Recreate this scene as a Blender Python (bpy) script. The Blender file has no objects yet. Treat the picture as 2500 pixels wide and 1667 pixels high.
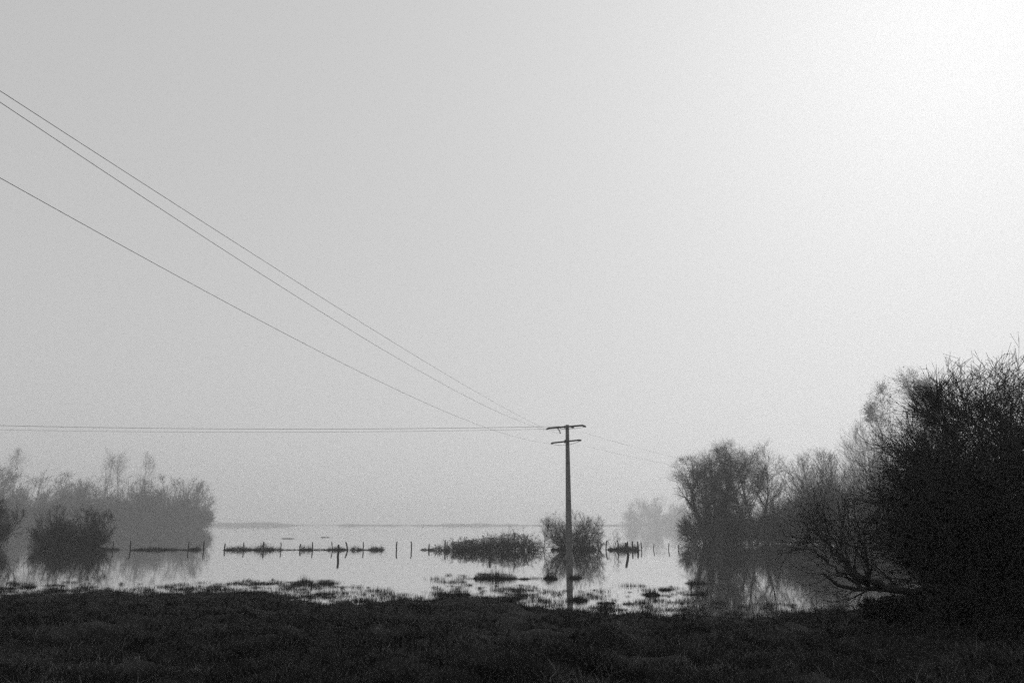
import bpy, math, random
import numpy as np
from mathutils import Vector

# ------------------------------------------------------------------ camera, sky, sun, exposure
sc = bpy.context.scene
COL = sc.collection
W_PX, H_PX, F_PX = 2500.0, 1667.0, 1944.0      # photograph size and focal length in its pixels
HORIZON = 1278.0                                # horizon row in the photograph
CAM_H = 2.5                                     # eye above the flood water
PITCH = math.atan((HORIZON - H_PX / 2) / F_PX)

cam_data = bpy.data.cameras.new('camera')
cam = bpy.data.objects.new('camera', cam_data)
COL.objects.link(cam)
cam_data.sensor_fit = 'HORIZONTAL'
cam_data.sensor_width = 36.0
cam_data.lens = 36.0 * F_PX / W_PX
cam_data.clip_start = 0.05
cam_data.clip_end = 6000
cam.location = (0, 0, CAM_H)
cam.rotation_euler = (math.pi / 2 + PITCH, 0, 0)
sc.camera = cam

SUN_AZ, SUN_EL = math.radians(35), math.radians(33)     # behind the haze, up to the right
world = bpy.data.worlds.new('World')
sc.world = world
world.use_nodes = True
wn, wl = world.node_tree.nodes, world.node_tree.links
wn.clear()
sky = wn.new('ShaderNodeTexSky')
sky.sky_type = 'NISHITA'
sky.sun_disc = False
sky.sun_elevation = SUN_EL
sky.sun_rotation = SUN_AZ
sky.air_density = 1.0
sky.dust_density = 6.0
sky.ozone_density = 1.0
bw = wn.new('ShaderNodeRGBToBW')                         # black-and-white film
soft = wn.new('ShaderNodeMath')                          # fog evens the sky out
soft.operation = 'POWER'
soft.inputs[1].default_value = 0.18
veil = wn.new('ShaderNodeMath')
veil.operation = 'MULTIPLY_ADD'
veil.inputs[1].default_value = 4.1
veil.inputs[2].default_value = 0.55
bgn = wn.new('ShaderNodeBackground')
bgn.inputs['Strength'].default_value = 0.10
wout = wn.new('ShaderNodeOutputWorld')
wl.new(sky.outputs[0], bw.inputs[0])
wl.new(bw.outputs[0], soft.inputs[0])
wl.new(soft.outputs[0], veil.inputs[0])
wl.new(veil.outputs[0], bgn.inputs['Color'])
wl.new(bgn.outputs[0], wout.inputs['Surface'])

sun_data = bpy.data.lights.new('sun', 'SUN')
sun_data.energy = 0.6
sun_data.angle = math.radians(14)
sun_data.color = (1, 1, 1)
sun = bpy.data.objects.new('sun', sun_data)
COL.objects.link(sun)
S = Vector((math.sin(SUN_AZ) * math.cos(SUN_EL), math.cos(SUN_AZ) * math.cos(SUN_EL), math.sin(SUN_EL)))
sun.rotation_euler = (-S).to_track_quat('-Z', 'Y').to_euler()

sc.view_settings.view_transform = 'Standard'
sc.view_settings.look = 'None'
sc.view_settings.exposure = 0.0
sc.view_settings.gamma = 1.0
sc.view_settings.use_curve_mapping = False
sc.render.engine = 'CYCLES'
sc.cycles.use_denoising = False                          # the photograph is grainy film
sc.cycles.use_adaptive_sampling = True
sc.cycles.adaptive_threshold = 0.03
sc.cycles.adaptive_min_samples = 16
sc.cycles.max_bounces = 10
sc.cycles.diffuse_bounces = 3
sc.cycles.glossy_bounces = 3
sc.cycles.transmission_bounces = 2
sc.cycles.volume_bounces = 4
sc.cycles.sample_clamp_indirect = 1.0
sc.cycles.caustics_reflective = False
sc.cycles.caustics_refractive = False

HAZE_DENSITY = 0.00095
HAZE_G = 0.72

# ------------------------------------------------------------------ pixel helpers
def ray(x, y):
    dx = (x - W_PX / 2) / F_PX
    dy = -(y - H_PX / 2) / F_PX
    c, s = math.cos(PITCH), math.sin(PITCH)
    return np.array([dx, c - s * dy, s + c * dy])

def ground(x, y, z=0.0):
    d = ray(x, y)
    t = (z - CAM_H) / d[2]
    return np.array([d[0] * t, d[1] * t, z])

def at(x, y, Y):
    d = ray(x, y)
    t = Y / d[1]
    return np.array([d[0] * t, Y, CAM_H + d[2] * t])

def project(p):
    c, s = math.cos(PITCH), math.sin(PITCH)
    v = np.asarray(p, float) - np.array([0, 0, CAM_H])
    f = v[..., 1] * c + v[..., 2] * s
    u = -v[..., 1] * s + v[..., 2] * c
    return W_PX / 2 + F_PX * v[..., 0] / f, H_PX / 2 - F_PX * u / f

DISP = 2500.0 / 2352.0      # many positions were read off a 2352 px wide view

# ------------------------------------------------------------------ materials (black and white)
def grey_mat(name, lo, hi, scale=6.0, rough=0.9, bump=0.0, bump_scale=30.0, stretch=(1, 1, 1), spec=0.2):
    m = bpy.data.materials.new(name)
    m.use_nodes = True
    n, l = m.node_tree.nodes, m.node_tree.links
    b = n['Principled BSDF']
    tc = n.new('ShaderNodeTexCoord')
    mp = n.new('ShaderNodeMapping')
    mp.inputs['Scale'].default_value = stretch
    nz = n.new('ShaderNodeTexNoise')
    nz.inputs['Scale'].default_value = scale
    nz.inputs['Detail'].default_value = 4
    rp = n.new('ShaderNodeValToRGB')
    rp.color_ramp.elements[0].position = 0.3
    rp.color_ramp.elements[1].position = 0.72
    rp.color_ramp.elements[0].color = (lo, lo, lo, 1)
    rp.color_ramp.elements[1].color = (hi, hi, hi, 1)
    l.new(tc.outputs['Object'], mp.inputs[0])
    l.new(mp.outputs[0], nz.inputs['Vector'])
    l.new(nz.outputs['Fac'], rp.inputs[0])
    l.new(rp.outputs[0], b.inputs['Base Color'])
    b.inputs['Roughness'].default_value = rough
    b.inputs['Specular IOR Level'].default_value = spec
    if bump:
        n2 = n.new('ShaderNodeTexNoise')
        n2.inputs['Scale'].default_value = bump_scale
        n2.inputs['Detail'].default_value = 5
        bp = n.new('ShaderNodeBump')
        bp.inputs['Strength'].default_value = bump
        bp.inputs['Distance'].default_value = 0.03
        l.new(mp.outputs[0], n2.inputs['Vector'])
        l.new(n2.outputs['Fac'], bp.inputs['Height'])
        l.new(bp.outputs[0], b.inputs['Normal'])
    return m

M_BARK = grey_mat('wet_bark', 0.025, 0.06, 5, 0.85, 0.6, 25, (1, 1, 0.25), 0.1)
M_TWIG = grey_mat('dark_twigs', 0.025, 0.05, 3, 0.9, spec=0.05)
M_LEAF = grey_mat('withered_leaves', 0.03, 0.06, 8, 0.9, spec=0.05)
M_IVY = grey_mat('ivy_leaves', 0.025, 0.05, 8, 0.8, spec=0.1)
M_PALE = grey_mat('dead_grass', 0.10, 0.22, 2.0, 0.8, spec=0.1)
M_GRASS = grey_mat('wet_winter_grass', 0.004, 0.05, 1.6, 0.8, spec=0.1)
M_RUSH = grey_mat('rush_blades', 0.022, 0.05, 4, 0.8, spec=0.1)
M_MUD = grey_mat('wet_turf_soil', 0.008, 0.02, 1.3, 0.9, 0.8, 18, spec=0.1)
M_WOOD = grey_mat('weathered_post_wood', 0.03, 0.08, 9, 0.85, 0.5, 40, (1, 1, 0.12), 0.1)
M_CONC = grey_mat('pole_concrete', 0.12, 0.20, 4, 0.9, 0.3, 60, spec=0.1)
M_STEEL = grey_mat('galvanised_steel', 0.06, 0.10, 12, 0.6, spec=0.3)
M_WIRE = grey_mat('line_conductor', 0.02, 0.03, 12, 0.7, spec=0.2)
M_GLASS = grey_mat('insulator_glaze', 0.04, 0.07, 12, 0.35, spec=0.4)
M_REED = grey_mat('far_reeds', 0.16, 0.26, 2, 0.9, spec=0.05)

def water_mat():
    m = bpy.data.materials.new('flood_water')
    m.use_nodes = True
    n, l = m.node_tree.nodes, m.node_tree.links
    b = n['Principled BSDF']
    b.inputs['Base Color'].default_value = (0.03, 0.03, 0.03, 1)
    b.inputs['Roughness'].default_value = 0.03
    b.inputs['IOR'].default_value = 1.33
    b.inputs['Specular IOR Level'].default_value = 0.5
    tc = n.new('ShaderNodeTexCoord')
    mp = n.new('ShaderNodeMapping')
    mp.inputs['Scale'].default_value = (0.7, 0.35, 1)
    nz = n.new('ShaderNodeTexNoise')
    nz.inputs['Scale'].default_value = 1.6
    nz.inputs['Detail'].default_value = 3
    bp = n.new('ShaderNodeBump')
    bp.inputs['Strength'].default_value = 0.012
    bp.inputs['Distance'].default_value = 0.1
    l.new(tc.outputs['Object'], mp.inputs[0])
    l.new(mp.outputs[0], nz.inputs['Vector'])
    l.new(nz.outputs['Fac'], bp.inputs['Height'])
    l.new(bp.outputs[0], b.inputs['Normal'])
    gl = n.new('ShaderNodeBsdfGlossy')
    gl.inputs['Color'].default_value = (0.97, 0.97, 0.97, 1)
    gl.inputs['Roughness'].default_value = 0.03
    l.new(bp.outputs[0], gl.inputs['Normal'])
    mx = n.new('ShaderNodeMixShader')
    mx.inputs[0].default_value = 0.68
    l.new(b.outputs[0], mx.inputs[1]); l.new(gl.outputs[0], mx.inputs[2])
    l.new(mx.outputs[0], n['Material Output'].inputs['Surface'])
    return m
M_WATER = water_mat()

# ------------------------------------------------------------------ mesh helpers
def mesh_obj(name, V, F, mat, parent=None, smooth=False, loc=(0, 0, 0)):
    """V (n,3), F list of face index arrays all quads (m,4)"""
    V = np.asarray(V, np.float32)
    F = np.asarray(F, np.int32)
    me = bpy.data.meshes.new(name)
    me.vertices.add(len(V))
    me.vertices.foreach_set('co', V.ravel())
    k = F.shape[1]
    me.loops.add(F.size)
    me.loops.foreach_set('vertex_index', F.ravel())
    me.polygons.add(len(F))
    me.polygons.foreach_set('loop_start', np.arange(0, F.size, k, dtype=np.int32))
    me.polygons.foreach_set('loop_total', np.full(len(F), k, np.int32))
    if smooth:
        me.polygons.foreach_set('use_smooth', np.ones(len(F), bool))
    me.update(calc_edges=True)
    me.materials.append(mat)
    o = bpy.data.objects.new(name, me)
    COL.objects.link(o)
    o.location = loc
    if parent is not None:
        o.parent = parent
    return o

def tag(o, label=None, cat=None, group=None, kind=None):
    if label: o['label'] = label
    if cat: o['category'] = cat
    if group: o['group'] = group
    if kind: o['kind'] = kind
    return o

def thing(name, label, cat, loc, group=None):
    o = bpy.data.objects.new(name, None)
    o.empty_display_size = 0.2
    COL.objects.link(o)
    o.location = tuple(float(v) for v in loc)
    return tag(o, label, cat, group)

class Geo:
    def __init__(self): self.V, self.F, self.n = [], [], 0
    def add(self, V, F):
        V = np.asarray(V, np.float32).reshape(-1, 3)
        self.V.append(V); self.F.append(np.asarray(F, np.int64).reshape(-1, 4) + self.n)
        self.n += len(V)
    def tubes(self, pts, rad, k):
        """pts (n,m,3) rad (n,m)"""
        n, m, _ = pts.shape
        if n == 0: return
        d = np.gradient(pts, axis=1)
        d /= np.linalg.norm(d, axis=2, keepdims=True) + 1e-9
        ref = np.where(np.abs(d[:, :1, 2:3]) > 0.8, np.array([[[1., 0, 0]]]), np.array([[[0, 0, 1.]]]))
        a = np.cross(d, np.broadcast_to(ref, d.shape)); a /= np.linalg.norm(a, axis=2, keepdims=True) + 1e-9
        b = np.cross(d, a)
        ang = np.arange(k) * 2 * math.pi / k
        V = pts[:, :, None, :] + rad[:, :, None, None] * (np.cos(ang)[None, None, :, None] * a[:, :, None, :] + np.sin(ang)[None, None, :, None] * b[:, :, None, :])
        idx = np.arange(n * m * k).reshape(n, m, k)
        nx = np.roll(idx, -1, axis=2)
        F = np.stack([idx[:, :-1], nx[:, :-1], nx[:, 1:], idx[:, 1:]], axis=-1).reshape(-1, 4)
        self.add(V.reshape(-1, 3), F)
    def quads(self, C, size, rng, flat=0.0):
        n = len(C)
        if n == 0: return
        a = rng.normal(size=(n, 3)); a[:, 2] *= (1 - flat); a /= np.linalg.norm(a, axis=1, keepdims=True)
        b = np.cross(a, rng.normal(size=(n, 3))); b /= np.linalg.norm(b, axis=1, keepdims=True) + 1e-9
        s = (size * rng.uniform(0.6, 1.3, n))[:, None] * 0.5
        V = np.stack([C - a * s, C + b * s * 0.6, C + a * s, C - b * s * 0.6], axis=1)
        self.add(V.reshape(-1, 3), np.arange(n * 4).reshape(n, 4))
    def box(self, c, h, axes=None):
        c = np.asarray(c, float); ax = np.eye(3) if axes is None else np.asarray(axes, float)
        s = np.array([[i, j, k] for i in (-1, 1) for j in (-1, 1) for k in (-1, 1)], float) * np.asarray(h)
        V = c + s @ ax
        self.add(V, [[0, 1, 3, 2], [4, 6, 7, 5], [0, 4, 5, 1], [2, 3, 7, 6], [0, 2, 6, 4], [1, 5, 7, 3]])
    def build(self, name, mat, parent=None, smooth=False, loc=(0, 0, 0)):
        return mesh_obj(name, np.concatenate(self.V), np.concatenate(self.F), mat, parent, smooth, loc)

def blades(geo, C, h, w, rng, lean=0.35, seg=1, bend=0.3):
    """thin upright blades at C; each one or two quads tapering to a point"""
    n = len(C)
    if n == 0: return
    h = np.broadcast_to(h, (n,)) * rng.uniform(0.55, 1.25, n)
    az = rng.uniform(0, 2 * math.pi, n)
    side = np.stack([np.cos(az), np.sin(az), np.zeros(n)], 1) * (np.broadcast_to(w, (n,)) * rng.uniform(0.6, 1.3, n))[:, None] * 0.5
    ln = rng.normal(size=(n, 2)) * lean
    tip = C + np.stack([ln[:, 0] * h, ln[:, 1] * h, h], 1)
    if seg == 1:
        V = np.stack([C - side, C + side, tip + side * 0.15, tip - side * 0.15], 1)
        geo.add(V.reshape(-1, 3), np.arange(4 * n).reshape(n, 4))
    else:
        mid = C + np.stack([ln[:, 0] * h * bend, ln[:, 1] * h * bend, h * 0.62], 1)
        V = np.stack([C - side, C + side, mid + side * 0.8, mid - side * 0.8, tip + side * 0.1, tip - side * 0.1], 1)
        b = np.arange(n)[:, None] * 6
        F = np.concatenate([b + [0, 1, 2, 3], b + [3, 2, 4, 5]])
        geo.add(V.reshape(-1, 3), F)

# value noise on a plane
def vnoise(x, y, seed):
    r = np.random.default_rng(seed)
    T = r.uniform(-1, 1, (256, 256))
    xi = np.floor(x).astype(int); yi = np.floor(y).astype(int)
    fx = x - xi; fy = y - yi
    fx = fx * fx * (3 - 2 * fx); fy = fy * fy * (3 - 2 * fy)
    g = lambda i, j: T[i % 256, j % 256]
    return (g(xi, yi) * (1 - fx) + g(xi + 1, yi) * fx) * (1 - fy) + (g(xi, yi + 1) * (1 - fx) + g(xi + 1, yi + 1) * fx) * fy

# ------------------------------------------------------------------ branch growth
def norm(v): return v / (np.linalg.norm(v, axis=-1, keepdims=True) + 1e-9)

def fit_env(pts, env, rng):
    """shorten branches that would leave the crown's envelope"""
    if env is None: return pts
    c, r = np.asarray(env[0], float), np.asarray(env[1], float)
    q = (pts - c) / r
    q[..., 2] = np.where(q[..., 2] < 0, q[..., 2] * 0.55, q[..., 2])
    L = np.linalg.norm(q, axis=-1)
    lim = 0.97 + np.abs(rng.normal(0, 0.08, len(pts)))
    mx, l0 = L.max(axis=1), L[:, 0]
    f = np.where(mx > lim, np.clip((lim - l0) / np.maximum(mx - l0, 1e-6), 0.12, 1.0), 1.0)
    return pts[:, :1] + (pts - pts[:, :1]) * f[:, None, None]

def grow(P, D, L, R, rng, nseg=6, wob=0.12, up=0.0, tip=0.3, env=None, rmin=0.0):
    n = len(P)
    pts = np.empty((n, nseg + 1, 3)); pts[:, 0] = P
    d = norm(D.copy()); upv = np.array([0, 0, 1.0])
    for i in range(nseg):
        d = norm(d + rng.normal(size=(n, 3)) * wob + upv * up)
        pts[:, i + 1] = pts[:, i] + d * (L / nseg)[:, None]
    pts = fit_env(pts, env, rng)
    t = np.linspace(0, 1, nseg + 1)[None]
    rad = np.maximum(R[:, None] * (1 - t * (1 - tip)), rmin)
    return pts, rad

def spawn(pts, rad, rng, n, t=(0.25, 1.0), ang=(40, 12), ln=(0.3, 0.6), rr=0.5, nseg=4, wob=0.15, up=0.05,
          tip=0.35, env=None, rmin=0.0, la=None, fade=0.6):
    N, m, _ = pts.shape
    tt = rng.uniform(t[0], t[1], (N, n))
    f = tt * (m - 1); i = np.minimum(f.astype(int), m - 2); u = (f - i)
    ar = np.arange(N)[:, None]
    p0, p1 = pts[ar, i], pts[ar, i + 1]
    P = p0 + (p1 - p0) * u[..., None]
    D = norm(p1 - p0)
    r = rad[ar, i] * (1 - u) + rad[ar, i + 1] * u
    plen = np.linalg.norm(np.diff(pts, axis=1), axis=2).sum(1)[:, None]
    L = plen * rng.uniform(ln[0], ln[1], (N, n)) * (1.15 - fade * tt)
    if la is not None: L = rng.uniform(la[0], la[1], (N, n))
    side = norm(np.cross(D, rng.normal(size=D.shape)))
    a = np.radians(np.abs(rng.normal(ang[0], ang[1], (N, n))))[..., None]
    C = D * np.cos(a) + side * np.sin(a)
    return grow(P.reshape(-1, 3), C.reshape(-1, 3), L.ravel(), np.maximum(r * rr, rmin).ravel(), rng, nseg, wob, up, tip, env, rmin)

def sample_pts(pts, n, rng, jit, t=(0, 1)):
    N, m, _ = pts.shape
    k = rng.integers(0, N, n)
    f = rng.uniform(t[0], t[1], n) * (m - 1); i = np.minimum(f.astype(int), m - 2); u = (f - i)[:, None]
    return pts[k, i] * (1 - u) + pts[k, i + 1] * u + rng.normal(size=(n, 3)) * jit

def resample(poly, nseg):
    poly = np.asarray(poly, float)
    s = np.concatenate([[0], np.cumsum(np.linalg.norm(np.diff(poly, axis=0), axis=1))])
    q = np.linspace(0, s[-1], nseg + 1)
    return np.stack([np.interp(q, s, poly[:, k]) for k in range(3)], 1)

def fan(n, rng, amax, jitter, base_z=0.0, amin=0.0):
    """n start points and directions fanning out of one base"""
    a = np.radians(amin + (amax - amin) * np.sqrt(rng.uniform(0, 1, n))); az = rng.uniform(0, 2 * math.pi, n)
    D = np.stack([np.sin(a) * np.cos(az), np.sin(a) * np.sin(az), np.cos(a)], 1)
    P = np.stack([D[:, 0] * jitter, D[:, 1] * jitter, np.full(n, base_z)], 1)
    return P, D

def shrub_geo(rng, h, w, stems=20, k=(9, 6, 0), r0=0.03, rt=0.005, amax=60, leaves=0, leaf=0.08, base=-0.4, upt=0.12, wd=None, low=0.0, bs=0.06, wob=0.09):
    """many-stemmed winter shrub: returns (stem geo, twig geo, leaf geo)"""
    env = ((0, 0, h * 0.46 + low), (w * 0.5, (wd or w) * 0.5, h * 0.48))
    P, D = fan(stems, rng, amax, w * bs, base)
    L = h * rng.uniform(0.8, 1.25, stems) * (1 + 0.15 * (1 - D[:, 2]))
    s, sr = grow(P, D, L, np.full(stems, r0) * rng.uniform(0.6, 1.2, stems), rng, 8, wob, 0.03, 0.25, env)
    g1, g2, g3 = Geo(), Geo(), Geo()
    g1.tubes(s, sr, 5)
    b, br = spawn(s, sr, rng, k[0], (0.1, 1.0), (38, 14), (0.25, 0.5), 0.5, 4, 0.10, upt, 0.4, env, rt * 1.3)
    g2.tubes(b, br, 3)
    c, cr = spawn(b, br, rng, k[1], (0.1, 1.0), (34, 14), None or (0.3, 0.6), 0.6, 2, 0.10, upt, 0.5, env, rt, la=(h * 0.07, h * 0.17))
    g2.tubes(c, cr, 3)
    if k[2]:
        e, er = spawn(c, cr, rng, k[2], (0.1, 1.0), (32, 14), (0.4, 0.9), 0.8, 1, 0.10, upt, 0.6, None, rt * 0.8, la=(h * 0.03, h * 0.10))
        g2.tubes(e, er, 3)
        c = e
    if leaves:
        g3.quads(np.concatenate([sample_pts(c, leaves // 3, rng, leaf * 0.6), sample_pts(b, leaves // 3, rng, leaf), sample_pts(s, leaves // 3, rng, w * 0.05, (0, 0.5))]), leaf, rng)
        n = leaves // 3                      # growth around the foot
        g3.quads(np.stack([rng.uniform(-0.5, 0.5, n) * w * min(1.0, bs * 2 + 0.4), rng.normal(0, 0.15, n) * w, np.abs(rng.normal(0, 0.12, n)) * h], 1), leaf, rng)
    return g1, g2, g3

def tree_geo(rng, h, w, trunk_h, r0, limbs=6, k=(8, 7, 6), rt=0.006, lean=(0, 0), amax=45, leaves=0, leaf=0.1, base=-0.5, up=0.05,
             ivy=0, ivy_top=0.8, low=0.3, ntrunk=1, wob=0.1, env=None):
    """trunk(s), limbs, branches and twigs"""
    env = env or ((lean[0] * h * 0.6, lean[1] * h * 0.6, h * (0.5 + low * 0.5)), (w / 2, w / 2, h * (0.5 - low * 0.5) * 1.03))
    P = np.stack([rng.normal(size=ntrunk) * r0 * (ntrunk > 1) * 2, rng.normal(size=ntrunk) * r0 * (ntrunk > 1) * 2, np.full(ntrunk, base)], 1)
    D = np.stack([rng.normal(size=ntrunk) * 0.15 * (ntrunk > 1) + lean[0], rng.normal(size=ntrunk) * 0.15 * (ntrunk > 1) + lean[1], np.ones(ntrunk)], 1)
    tr, trr = grow(P, D, np.full(ntrunk, h * 0.86), np.full(ntrunk, r0), rng, 12, 0.05, 0.04, 0.12)
    g1, g2, g3, g4 = Geo(), Geo(), Geo(), Geo()
    g1.tubes(tr, trr, 8)
    a, arr = spawn(tr, trr, rng, limbs, (trunk_h / h, 0.95), (amax, 12), (0.35, 0.6), 0.55, 8, wob, up, 0.2, env)
    g1.tubes(a, arr, 6)
    b, br = spawn(a, arr, rng, k[0], (0.2, 1.0), (42, 14), (0.3, 0.55), 0.5, 5, wob + 0.05, up, 0.35, env, rt * 1.5)
    g2.tubes(b, br, 4)
    c, cr = spawn(b, br, rng, k[1], (0.15, 1.0), (38, 14), (0.35, 0.6), 0.55, 3, wob, up, 0.5, env, rt, la=(h * 0.05, h * 0.13))
    g2.tubes(c, cr, 3)
    e, er = spawn(c, cr, rng, k[2], (0.1, 1.0), (36, 14), (0.4, 0.8), 0.7, 2, wob, up, 0.6, None, rt * 0.8, la=(h * 0.025, h * 0.075))
    g2.tubes(e, er, 3)
    if leaves:
        g3.quads(np.concatenate([sample_pts(e, leaves // 2, rng, leaf * 0.5), sample_pts(c, leaves // 2, rng, leaf)]), leaf, rng)
    if ivy:
        g4.quads(np.concatenate([sample_pts(tr, ivy // 2, rng, r0 * 1.2, (0.05, ivy_top)), sample_pts(a, ivy // 2, rng, r0 * 0.8, (0, 0.5))]), leaf * 1.1, rng)
    return g1, g2, g3, g4

def plant(name, label, cat, base, geos, names=('trunk', 'crown', 'leaves', 'ivy'), mats=None, group=None):
    mats = mats or (M_BARK, M_TWIG, M_LEAF, M_IVY)
    t = thing(name, label, cat, base, group)
    for g, nm, mt in zip(geos, names, mats):
        if g.n: g.build(nm, mt, t, smooth=(nm in ('trunk', 'stems')))
    return t

SHN = ('stems', 'crown', 'leaves')

# ------------------------------------------------------------------ terrain, water, haze
shore_px = [(-400, 1418), (-150, 1410), (0, 1400), (60, 1391), (130, 1377), (200, 1369), (300, 1369), (420, 1367), (560, 1363), (650, 1372),
            (740, 1388), (860, 1385), (1000, 1379), (1100, 1376), (1190, 1387), (1260, 1400), (1310, 1404), (1400, 1412),
            (1500, 1418), (1600, 1423), (1700, 1427), (1800, 1421), (1900, 1414), (1980, 1402), (2060, 1380), (2120, 1362), (2200, 1352), (2352, 1345), (2900, 1340)]
sp = np.array([ground(x * DISP, y * DISP)[:2] for x, y in shore_px])
o_ = np.argsort(sp[:, 0]); sp = sp[o_]
def shore_y(x): return np.interp(x, sp[:, 0], sp[:, 1])

def height(x, y):
    x = np.asarray(x, float); y = np.asarray(y, float)
    s = shore_y(x) - y
    land = 0.02 + 0.03 * np.minimum(s, 1.5) + 0.055 * np.clip(s - 1.5, 0, 2.5) + 0.035 * np.clip(s - 4, 0, 18) + 0.01 * np.clip(s - 22, 0, 60)
    wet = 0.10 * np.maximum(s, -0.8) + 0.02 * np.clip(s + 0.8, -24, 0)
    z = np.where(s > 0, land, 0.02 + wet)
    near = np.clip(1 - np.abs(s) / 60, 0, 1) * np.where(s > 0, 0.8 + 0.4 * np.clip(s / 3, 0, 1), 0.8)
    z = z + near * ((0.06 + 0.03 * np.clip(s / 4, 0, 1)) * vnoise(x * 0.55, y * 0.55, 1) + (0.055 + 0.05 * np.clip(s / 3, 0, 1)) * vnoise(x * 1.7, y * 1.7, 2) + 0.035 * vnoise(x * 4.1, y * 4.1, 3))
    inland = np.clip((s - 0.8) / 2.0, 0, 1) * np.clip((80 - s) / 40, 0, 1)
    hum = np.maximum(0, vnoise(x * 1.25, y * 0.9, 8) + 0.1) ** 1.2 + 0.6 * np.maximum(0, vnoise(x * 2.9, y * 2.3, 9)) ** 1.3
    z = z + inland * 0.17 * hum
    # the far side of the flood
    far = np.clip((y - 1500 - 40 * vnoise(x * 0.01, y * 0.0, 5)) / 40, 0, 1)
    z = z * (1 - far) + far * (0.35 + 0.2 * vnoise(x * 0.02, y * 0.02, 6))
    return z

def axis(lo, hi, step, far_lo, far_hi, n):
    a = np.arange(lo, hi + 1e-6, step)
    l = lo - np.geomspace(step, lo - far_lo, n)[::-1]
    r = hi + np.geomspace(step, far_hi - hi, n)
    return np.concatenate([l, a, r])
gx = axis(-26, 26, 0.17, -1500, 1500, 46)
gy = axis(3, 36, 0.17, -280, 1900, 46)
X, Y = np.meshgrid(gx, gy, indexing='ij')
Z = height(X, Y)
idx = np.arange(X.size).reshape(X.shape)
F = np.stack([idx[:-1, :-1], idx[1:, :-1], idx[1:, 1:], idx[:-1, 1:]], -1).reshape(-1, 4)
g_obj = mesh_obj('ground', np.stack([X, Y, Z], -1).reshape(-1, 3), F, M_MUD, smooth=True)
tag(g_obj, kind='structure')

wv = np.array([[-1500, -30, 0], [1500, -30, 0], [1500, 1900, 0], [-1500, 1900, 0]])
w_obj = mesh_obj('flood_water', wv, [[0, 1, 2, 3]], M_WATER)
tag(w_obj, kind='structure')

def make_haze():
    m = bpy.data.materials.new('haze')
    m.use_nodes = True
    n, l = m.node_tree.nodes, m.node_tree.links
    n.clear()
    out = n.new('ShaderNodeOutputMaterial')
    v = n.new('ShaderNodeVolumePrincipled')
    v.inputs['Color'].default_value = (0.97, 0.97, 0.97, 1)
    v.inputs['Density'].default_value = HAZE_DENSITY
    v.inputs['Density Attribute'].default_value = ''
    v.inputs['Anisotropy'].default_value = HAZE_G
    l.new(v.outputs[0], out.inputs['Volume'])
    m.cycles.homogeneous_volume = True
    g = Geo()
    zt, zb = 47.0, -2.0
    g.box((0, 810, (zt + zb) / 2), (1600, 1200, (zt - zb) / 2))
    o = g.build('haze', m)
    tag(o, kind='stuff')
make_haze()

# ------------------------------------------------------------------ power pole and lines
POLE_Y = 58.0
pb = ground(1389, 1362); pb[1] = POLE_Y; pb[0] = at(1389.5, 1342, POLE_Y)[0]
ptop = at(1388.2, 1037, POLE_Y)
pole = thing('power_pole', 'tall tapered grey utility pole with two crossarms standing in the flood', 'utility pole', (pb[0], POLE_Y, -0.9))
PB = np.array([pb[0], POLE_Y, -0.9])
g = Geo()
zs = np.linspace(0, ptop[2] + 0.9, 9)
hw = np.interp(zs, [0.9, zs[-1]], [0.232, 0.118])
ring = np.array([[-1, -.82], [-.82, -1], [.82, -1], [1, -.82], [1, .82], [.82, 1], [-.82, 1], [-1, .82]])
V = np.concatenate([np.stack([ring[:, 0] * a, ring[:, 1] * a, np.full(8, z)], 1) for a, z in zip(hw, zs)])
Fq = [[r * 8 + i, r * 8 + (i + 1) % 8, r * 8 + 8 + (i + 1) % 8, r * 8 + 8 + i] for r in range(8) for i in range(8)]
g.add(V, Fq)
e = 64
g.add(V[e:e + 8] + [0, 0, 0.0], [[0, 1, 2, 3], [0, 3, 4, 7], [7, 4, 5, 6]])
g.build('shaft', M_CONC, pole)

def crossarm(pl, pr, thick, name):
    pl, pr = np.asarray(pl) - PB, np.asarray(pr) - PB
    d = norm(pr - pl); s = norm(np.cross(d, [0, 0, 1])); u = np.cross(s, d)
    L = np.linalg.norm(pr - pl)
    c = (pl + pr) / 2
    g = Geo()
    off = -s * 0.17 if (s @ np.array([0, 1, 0])) > 0 else s * 0.17
    g.box(c + off, (L / 2, 0.012, thick), (d, s, u))                       # angle bar, upright leg
    g.box(c + off + u * thick - s * 0.05, (L / 2, 0.055, 0.012), (d, s, u))  # flat leg
    arm = g.build(name, M_STEEL, pole)
    for q in (-0.13, 0.13):
        g2 = Geo()
        g2.box(c * 0 + np.array([0, 0, c[2]]) + d * q + off * 1.1, (0.02, 0.05, 0.11), (d, s, u))
        g2.build('clamp', M_STEEL, pole)
    return off

top_l, top_r = at(1340, 1046, POLE_Y + 0.5), at(1424, 1039, POLE_Y - 0.5)
low_l, low_r = at(1352, 1081.5, POLE_Y + 0.5), at(1413, 1075, POLE_Y - 0.4)
o1 = crossarm(top_l, top_r, 0.06, 'upper_crossarm')
o2 = crossarm(low_l, low_r, 0.05, 'lower_crossarm')

def insulator(p, q):
    """string of dished discs from p to q (world)"""
    p, q = np.asarray(p) - PB, np.asarray(q) - PB
    d = norm(q - p); L = np.linalg.norm(q - p)
    n = 4
    g = Geo()
    t, r = [], []
    for i in range(n):
        a = (i + 0.15) / n
        t += [a, a + 0.04, a + 0.32 / n, a + 0.34 / n, a + 0.7 / n]; r += [0.02, 0.075, 0.065, 0.022, 0.02]
    pts = p[None] + d[None] * (np.array(t) * L)[:, None]
    g.tubes(pts[None], np.array(r)[None], 8)
    g.build('insulator', M_GLASS, pole)

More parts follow.
